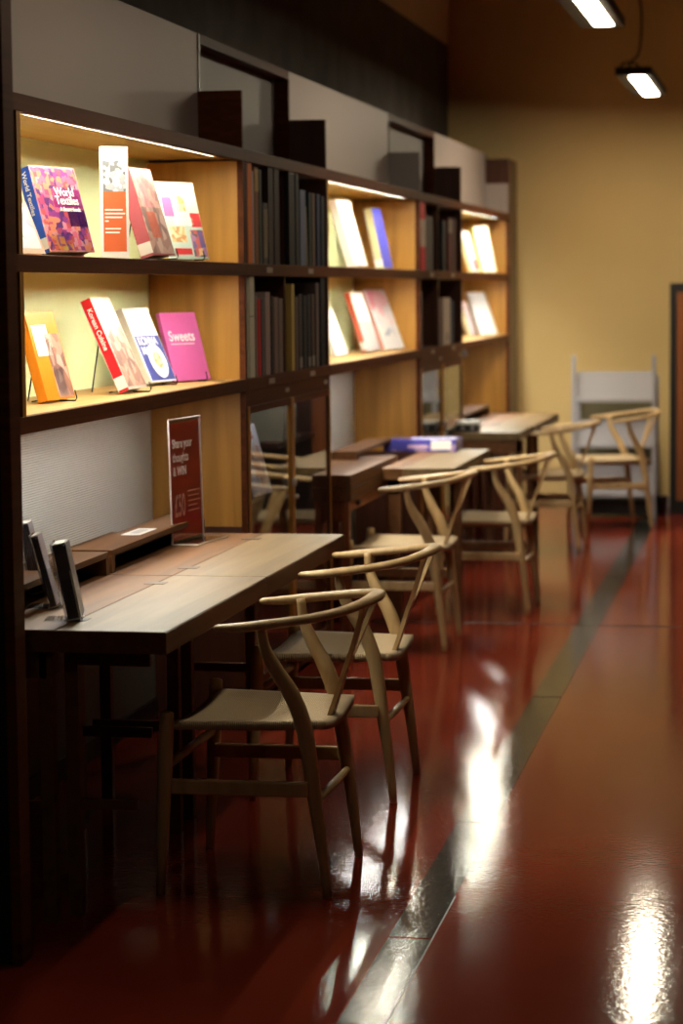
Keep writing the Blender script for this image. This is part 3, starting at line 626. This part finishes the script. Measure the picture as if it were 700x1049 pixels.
SB = [  # first dark bay, upper row: left column then right column
 (8.385, .030, .375, U, (.10, .015, .01), 'maroon book, leftmost on upper row beside the orange one', None),
 (8.440, .070, .375, U, (.95, .27, .03), 'bright orange tall book on upper row of the near dark bay', None),
 (8.492, .020, .335, U, (.6, .52, .56), 'thin grey-lilac book right of the bright orange one', None),
 (8.545, .066, .350, U, (.25, .10, .03), 'brown book with yellow top and red spot on upper row', (.75, .98, (.45, .27, .03))),
 (8.610, .040, .345, U, (.04, .06, .045), 'dark green book right of the yellow topped brown one', None),
 (8.690, .075, .225, U, (.10, .09, .09), 'short black book with grey spots on upper row', (.1, .9, (.14, .13, .13))),
 (8.785, .090, .370, U, (.025, .010, .008), 'very dark brown tall binder right of the short spotted book', None),
 (8.890, .090, .370, U, (.030, .012, .010), 'very dark brown tall binder left of the upper partition', None),
 (9.165, .110, .385, U, (.012, .013, .015), 'black binder with small grey tag at top', (.92, .99, (.2, .2, .2))),
 (9.270, .060, .380, U, (.018, .018, .018), 'black tall book between tagged binder and blue-grey book', None),
 (9.375, .110, .300, U, (.12, .15, .24), 'thick blue-grey book on upper row right of black books', None),
 (9.520, .050, .295, U, (.018, .035, .032), 'dark teal book right of the thick blue-grey one', None),
 (9.590, .060, .295, U, (.10, .06, .04), 'brown book left of the navy ones on upper row', None),
 (9.690, .070, .295, U, (.012, .02, .07), 'navy book near the right end of upper row', None),
 (9.785, .075, .290, U, (.008, .01, .02), 'near-black book at the right end of upper row', None),
 # lower row
 (8.450, .080, .400, L, (.75, .76, .62), 'tall pale greenish-white binder on the lower row', (.55, .56, (.2, .2, .2))),
 (8.520, .040, .295, L, (.26, .18, .16), 'mauve book between white binder and red book', None),
 (8.570, .040, .285, L, (.7, .02, .02), 'bright red thin book on the lower row', None),
 (8.630, .050, .285, L, (.12, .11, .12), 'dark grey book between the red and the wide mauve book', None),
 (8.710, .085, .310, L, (.38, .29, .28), 'wide mauve-grey book on the lower row', None),
 (8.785, .035, .295, L, (.03, .025, .025), 'thin black book between two mauve ones', None),
 (8.855, .075, .290, L, (.22, .15, .13), 'mauve-brown book left of the lower partition', None),
 (8.940, .075, .285, L, (.20, .14, .12), 'mauve-brown book touching the lower partition', None),
 (9.165, .050, .340, L, (.55, .42, .13), 'tall mustard yellow book right of the lower partition', None),
 (9.235, .060, .290, L, (.12, .08, .065), 'brown book right of the mustard yellow one', None),
 (9.310, .065, .300, L, (.05, .045, .05), 'charcoal book on the lower row, right column', (.02, .16, (.18, .17, .18))),
 (9.400, .080, .295, L, (.012, .013, .02), 'thick black book on the lower row, right column', None),
 (9.480, .060, .300, L, (.02, .022, .035), 'dark navy book right of the thick black one', (.02, .15, (.16, .16, .17))),
 (9.560, .070, .300, L, (.06, .035, .03), 'dark brown book near the right end of lower row', (.02, .16, (.16, .15, .15))),
 (9.650, .070, .345, L, (.10, .075, .075), 'tall grey-brown book near the right end of lower row', None),
 (9.765, .100, .365, L, (.008, .008, .010), 'black tall binder at the right end of lower row', None),
 # second dark bay
 (12.475, .170, .355, U, (.7, .04, .05), 'thick crimson book with a white panel, farther dark bay', (.35, .75, (.6, .5, .5))),
 (12.640, .110, .290, U, (.12, .10, .09), 'grey-brown book right of the crimson one', None),
 (12.770, .110, .290, U, (.10, .085, .075), 'grey-brown book left of the farther partition', None),
 (13.250, .130, .280, U, (.012, .012, .014), 'black book right of the farther partition', None),
 (13.480, .150, .300, U, (.08, .01, .01), 'dark red book with grey top in the farther dark bay', (.72, .98, (.12, .10, .10))),
 (13.640, .130, .300, U, (.05, .015, .015), 'dark maroon book at the right end of the farther bay', None),
 (12.420, .040, .300, L, (.16, .13, .12), 'thin grey book at the left of the farther lower row', None),
 (13.330, .300, .265, L, (.42, .34, .28), 'wide mauve-beige binder with a black finger hole', None),
 (13.560, .110, .245, L, (.015, .025, .045), 'dark blue book right of the mauve-beige binder', None)]
for y, t, h, z, col, lb, ex in SB:
    tt = min(t * .96, .30)
    ob = stand_book(y, tt, h - .0, .20, z, col, lb, 0, ex)
    if 'finger hole' in lb:
        ob.name = 'binder'; ob['category'] = 'binder'
        mb = MB(); bm = bmesh.new(); bmesh.ops.create_cone(bm, cap_ends=True, segments=24, radius1=.022, radius2=.022, depth=.002); mb.add(bm, 0, Matrix.Translation((.001, .02, .045)) @ Matrix.Rotation(PI / 2, 4, 'Y'))
        mb.build('finger_hole', M['black'], ob)
    elif 'binder' in lb: ob.name = 'binder'; ob['category'] = 'binder'
stand_book(9.455, .022, .235, .18, U, (.22, .17, .13), 'thin tan book leaning between blue-grey and teal books', tilt=-.10)

# behind the glass doors
book((-1.988, 8.60, .06, .235, .27, .26), .7795, .008, fm((.88, .88, .92)), 'white magazine with red heading behind the glass door', patches=((.35, .95, .12, .70, art('magazine_photo', [(.75, .45, .35), (.85, .8, .78), (.6, .35, .25), (.8, .7, .6)], 30, metric='EUCLIDEAN', seed=8)),), texts=(('ra', .45, .80, .075, fm((.75, .05, .06)), 1),), group='printed matter behind glass', stand=False, name='magazine')
for k, (yy, hh, cc) in enumerate(((9.25, .17, (.34, .32, .22)), (9.33, .175, (.30, .28, .20)), (9.47, .17, (.34, .32, .22)))):
    stand_book(yy, .05 if k < 2 else .03, hh, .16, .95, cc, ['pale folder behind second glass door, left one', 'pale folder behind second glass door, middle one', 'thin pale folder behind second glass door, right one'][k], xo=-.06, group='pale folders behind glass')

# ------------------------------------------------------------------ signs
def slab_sign(p, z, label, name, t=.004): 
    root = thing(name, (0, 0, 0), label, 'sign'); root.matrix_world = frame(p, z, 0); return root
o = slab_sign((-2.03, 6.80, 1.0, .088, .328, 0.0), U, 'upright white banner card with black and white photo above orange block', 'banner_card')
w, h = .088, .328
MB().box(0, w, 0, .004, 0, h, .001).build('card', M['white'], o)
MB().box(.1 * w, .9 * w, -.0006, .0002, .06 * h, .60 * h).build('orange_block', fm((.60, .13, .05)), o)
MB().box(.1 * w, .9 * w, -.0007, .0002, .60 * h, .88 * h).build('photo', bwpic, o)
for k, ww in enumerate((.62, .70, .60, .12, 0, .55, .50)):
    if ww: MB().box(.16 * w, (.16 + ww) * w, -.0010, -.0005, (.43 - .034 * k) * h, (.442 - .034 * k) * h).build('lettering_line', WH, o)
MB().box(0, w, 0, .05, -.0005, .002).build('foot', M['white'], o)
# red sign on the desk
o = slab_sign((-1.972, 7.345, .12, .28, .405, 0.02), .735, 'red text sign in a clear acrylic stand on the second desk', 'acrylic_sign')
w, h = .28, .405
MB().box(.012, w - .012, .0015, .0025, .012, h - .014).build('red_insert', fm((.58, .045, .03)), o)
MB().box(0, w, 0, .0012, 0, h).box(0, w, .003, .0042, 0, h).build('acrylic_front', M['acrylic'], o)
MB().box(0, .004, -.0004, .0046, 0, h).box(w - .004, w, -.0004, .0046, 0, h).box(0, w, -.0004, .0046, h - .004, h).build('acrylic_edge', fm((.62, .50, .48)), o)
MB().box(0, w, -.085, 0, 0, .004, .001).build('base', M['acrylic'], o)
MB().box(0, w, -.0865, -.0850, 0, .005).box(-.0015, 0, -.085, 0, 0, .005).build('base_edge', fm((.70, .62, .50)), o)
tx = fm((.72, .60, .58))
for s, zz in (('Share your', .765), ('thoughts', .655), ('& WIN', .545)): text('lettering', s, .041, tx, o, Matrix.Translation((.022, -.001, zz * h)) @ TF, .95, bold=.0008)
text('lettering', '\u00a350', .10, fm((.50, .22, .18)), o, Matrix.Translation((.024, -.001, .22 * h)) @ TF, .62, bold=.002)
for k, ww in enumerate((.11, .10, .11, .08, .10)): MB().box(.145, .145 + ww, -.0010, -.0005, (.40 - .04 * k) * h, (.410 - .04 * k) * h).build('lettering_line', fm((.55, .25, .20)), o)

# ------------------------------------------------------------------ brochure holders
def brochure_holder(x, y, n_b, label, lean=.20, rot=.20, col=(.11, .10, .12), cover=(.22, .21, .23)):
    root = thing('brochure_holder', (x, y, .735), label, 'brochure holder', 'clear holders of dark brochures on the nearest desk', rot)
    # local: x toward the aisle, y along, opening upward; tilted back
    W_, H_, D_ = .10, .195, .036
    tl = Matrix.Rotation(-lean, 4, 'Y')
    def TB(mb, n, m_, par=root): mb.bm.transform(tl); mb.bm.transform(Matrix.Translation((0, 0, .010))); return mb.build(n, m_, par)
    TB(MB().box(-D_, -D_ + .002, 0, W_, 0, H_).box(-.002, 0, 0, W_, 0, .12).box(-D_, 0, 0, .002, 0, .10).box(-D_, 0, W_ - .002, W_, 0, .10).box(-D_, 0, 0, W_, -.002, 0), 'acrylic_pocket', M['acrylic'])
    MB().box(-D_ - .055, .004, 0, W_, 0, .003, .0008).build('acrylic_foot', M['acrylic'], root)
    TB(MB().box(-D_ + .0, 0.0, -.0008, .0012, -.002, .001).box(-.0012, .0008, -.0006, .001, 0, .12), 'acrylic_edge', fm((.75, .74, .7)))
    ed = MB()
    for k in range(n_b):
        xx = -D_ + .006 + k * .0052
        ed.box(xx, xx + .0046, .004, W_ - .004, .002, .188 - (k % 3) * .003, .0004)
    xq = -D_ + .006 + n_b * .0052
    ed.box(xq, xq + .002, .003, W_ - .003, .002, .1880, .0004, mi=1)
    TB(ed, 'brochure_stack', [fm(col), fm(cover)])
    TB(MB().box(-D_ + .005, -D_ + .006 + n_b * .0052, .003, W_ - .003, .1885, .1915), 'brochure_tops', M['white'])
brochure_holder(-1.748, 5.61, 6, 'nearest clear holder of dark brochures, on the desk front', .19)
brochure_holder(-1.868, 5.84, 3, 'middle clear holder of dark brochures, leaning back furthest', .25, cover=(.48, .44, .52))
brochure_holder(-2.00, 6.10, 5, 'rearmost clear holder of dark brochures, next to the walnut upright', .20)
# ------------------------------------------------------------------ small things
o = thing('note_card', (-2.02, 7.12, .8022), 'small white card lying on the wooden ledge of the second desk', 'card')
MB().box(-.03, .03, -.10, .10, 0, .002, .0005).build('card', M['white'], o)
MB().box(-.015, .015, -.06, .06, .002, .0022).build('print_block', fm((.5, .5, .5)), o)
o = thing('boxed_book', (-1.865, 11.85, .7355), 'purple-blue box with white end label lying on the open desk', 'box', rot=0.0)
MB().box(-.185, .185, -.11, .13, 0, .062, .004).build('box_body', art('purple_print', [(.10, .08, .42), (.16, .12, .50), (.35, .25, .45), (.08, .08, .38)], 22, .12), o)
MB().box(.06, .16, -.1112, -.1095, .012, .056).build('white_label', WH, o)
MB().box(-.06, .04, -.1112, -.1095, .018, .034).build('pale_lettering', fm((.65, .45, .6)), o)
MB().box(-.06, .17, -.06, .08, .0615, .0628).build('top_label', fm((.45, .42, .6)), o)
o = thing('brochure_tray', (-1.87, 13.42, .735), 'white-topped small black tray on the far desk section', 'tray')
MB().box(-.05, .075, 0, .12, 0, .040, .003).build('tray_box', M['black'], o)
MB().box(-.055, .08, -.005, .125, .0405, .060, .002).build('paper_pile', M['white'], o)
MB().sphere((-.01, -.004, .02), .012).sphere((.045, -.004, .02), .012).build('chrome_button', M['lightgrey'], o)
o = thing('spotlight_cluster', (-2.0, 14.12, Z1 - T), 'three small grey spotlight heads under the farthest lower shelf', 'spotlight')
MB().box(-.03, .03, -.05, .12, -.012, 0, .003).build('mounting_plate', M['lightgrey'], o)
for k, (xx, yy, zz) in enumerate(((-.01, 0.02, -.055), (.025, .05, -.03), (.01, -.03, -.125))):
    MB().sphere((xx, yy, zz), .020, sc=(1, 1, .9)).sweep([(xx, yy, zz), (xx, yy, -.01)], .004, seg=8).build('lamp_head', M['lightgrey'], o)

# ------------------------------------------------------------------ grey display rack at the back wall
o = thing('display_rack', (-1.215, 15.95, 0), 'light grey metal display rack with slanted tiers against the yellow wall', 'rack')
for s in (-1, 1):
    mb = MB(); x = s * .268
    mb.box(x - .014, x + .014, 0, .035, 0, 1.085, .004); mb.box(x - .014, x + .014, .33, .365, 0, .95, .004)
    mb.sweep([(x, .018, 1.08), (x, .018, 1.10)], [.014, .007], seg=10)
    mb.box(x - .008, x + .008, .03, .34, .12, .16, .003); mb.box(x - .008, x + .008, .03, .34, .46, .49, .003); mb.box(x - .008, x + .008, .03, .34, .77, .80, .003)
    mb.sweep([(x, .03, 1.0), (x, .34, .82)], .008, seg=8)
    mb.build('side_frame', M['lightgrey'], o)
for zb, hh in ((.795, .19), (.49, .17), (.155, .20)):
    mb = MB(); mb.box(-.254, .254, -.02, -.008, zb - .014, zb + .014, .002); mb.box(-.254, .254, -.008, .05, zb - .008, zb - .002)
    bm = bmesh.new(); bmesh.ops.create_cube(bm, size=1); mb.add(bm, 0, Matrix.Translation((0, .075, zb + hh / 2)) @ Matrix.Rotation(-.22, 4, 'X') @ Matrix.Diagonal((.508, .006, hh, 1)))
    mb.build('tier', M['lightgrey'], o)
MB().box(-.254, .254, .02, .36, .02, .12, .004).build('base_box', M['black'], o)
MB().box(-.254, .254, .352, .358, .13, .80).build('shade_panel', mat('shaded_wall_olive', (.13, .11, .06), .6), o)  # added sheet, coloured as the wall in the rack's shadow
# ------------------------------------------------------------------ wooden cabinet with black frame on the right
o = thing('black_framed_cabinet', (-.86, 16.3, 0), 'red-brown wooden cabinet with black frame at the right edge', 'cabinet')
MB().box(0, 2.6, .02, .43, 0, 1.572, .003).build('body', M['black'], o)  # unseen black run past the door added to darken the glass-door reflections
MB().box(0, .045, 0, .02, 0, 1.572, .002).box(2.555, 2.6, 0, .02, 0, 1.572, .002).box(.045, 2.555, 0, .02, 1.51, 1.572, .002).box(.045, 2.555, 0, .02, 0, .09, .002).box(1.5, 1.54, 0, .02, .09, 1.51, .002).box(.301, .36, 0, .02, .09, 1.51, .002).build('frame', M['black'], o)
for x0, x1 in ((.046, .30),):
    dd = MB().box(x0, x1, .004, .0195, .091, 1.509, .002).box(x0 + .07, x1 - .07, .001, .0042, .17, 1.43, .002).build('door', M['cabwood'], o)
    MB().sphere((x1 - .03 if x0 < .3 else x0 + .03, -.008, .8), .012).build('knob', M['lightgrey'], dd)
# small dark bin beside the rack
o = thing('waste_bin', (-.905, 16.18, 0), 'small dark bin between the grey rack and the black framed cabinet', 'bin')
MB().sweep([(0, 0, 0), (0, 0, .13), (0, 0, .135)], [.032, .040, .042], seg=20, up=(1, 0, 0)).build('bin_body', M['black'], o)
# ------------------------------------------------------------------ pendant lamps
def lamp(y, x, label, mk):
    root = thing('pendant_lamp', (x, y, 2.77), label, 'lamp', 'slim rectangular lamps hanging in a row over the aisle', rot=.0)
    MB().box(-.105, .105, 0, 1.6, .004, .05, .004).build('housing', M['lampbody'], root)
    MB().box(-.028, .062, .12, 1.46, -.002, .004).build('diffuser', M[mk], root)
    def vz(xx):
        c = max(-1, min(1, (xx - cx_) / half)); a = math.acos(c); return 3.25 + 2.2 * math.sin(a) ** .85
    for yy in (.06,):
        pts = catmull([(-.03, yy, .05), (-.01, yy + .0, .09), (.03, yy, .14), (.045, yy, .35), (.02, yy, .7), (0, yy, vz(x) - 2.78 - .02)], 6)
        MB().sweep(pts, .0065, seg=8, up=(0, 1, 0)).build('cable', M['black'], root)
        MB().sweep([(-.08, yy, .05), (-.065, yy, .075), (-.03, yy, .08), (.01, yy, .075), (.03, yy, .05)], .006, seg=8, up=(0, 1, 0)).build('hanger_loop', M['blackmetal'], root)
    return root
lamp(14.0, -.955, 'farthest slim pendant lamp, whole in view, hanging before the yellow wall', 'lamp_far')
lamp(9.85, -.925, 'pendant lamp cut off by the top edge of the photo', 'lamp_mid')
lamp(5.7, -.93, 'added unseen pendant lamp above the nearest chairs, out of the photo', 'fill_near')  # out-of-view lamp added to light the near chairs and shelves
lamp(1.2, -.93, 'added unseen fill lamp by the camera position, out of the photo', 'fill_rear')  # weak out-of-view lamp added as fill on the near chair
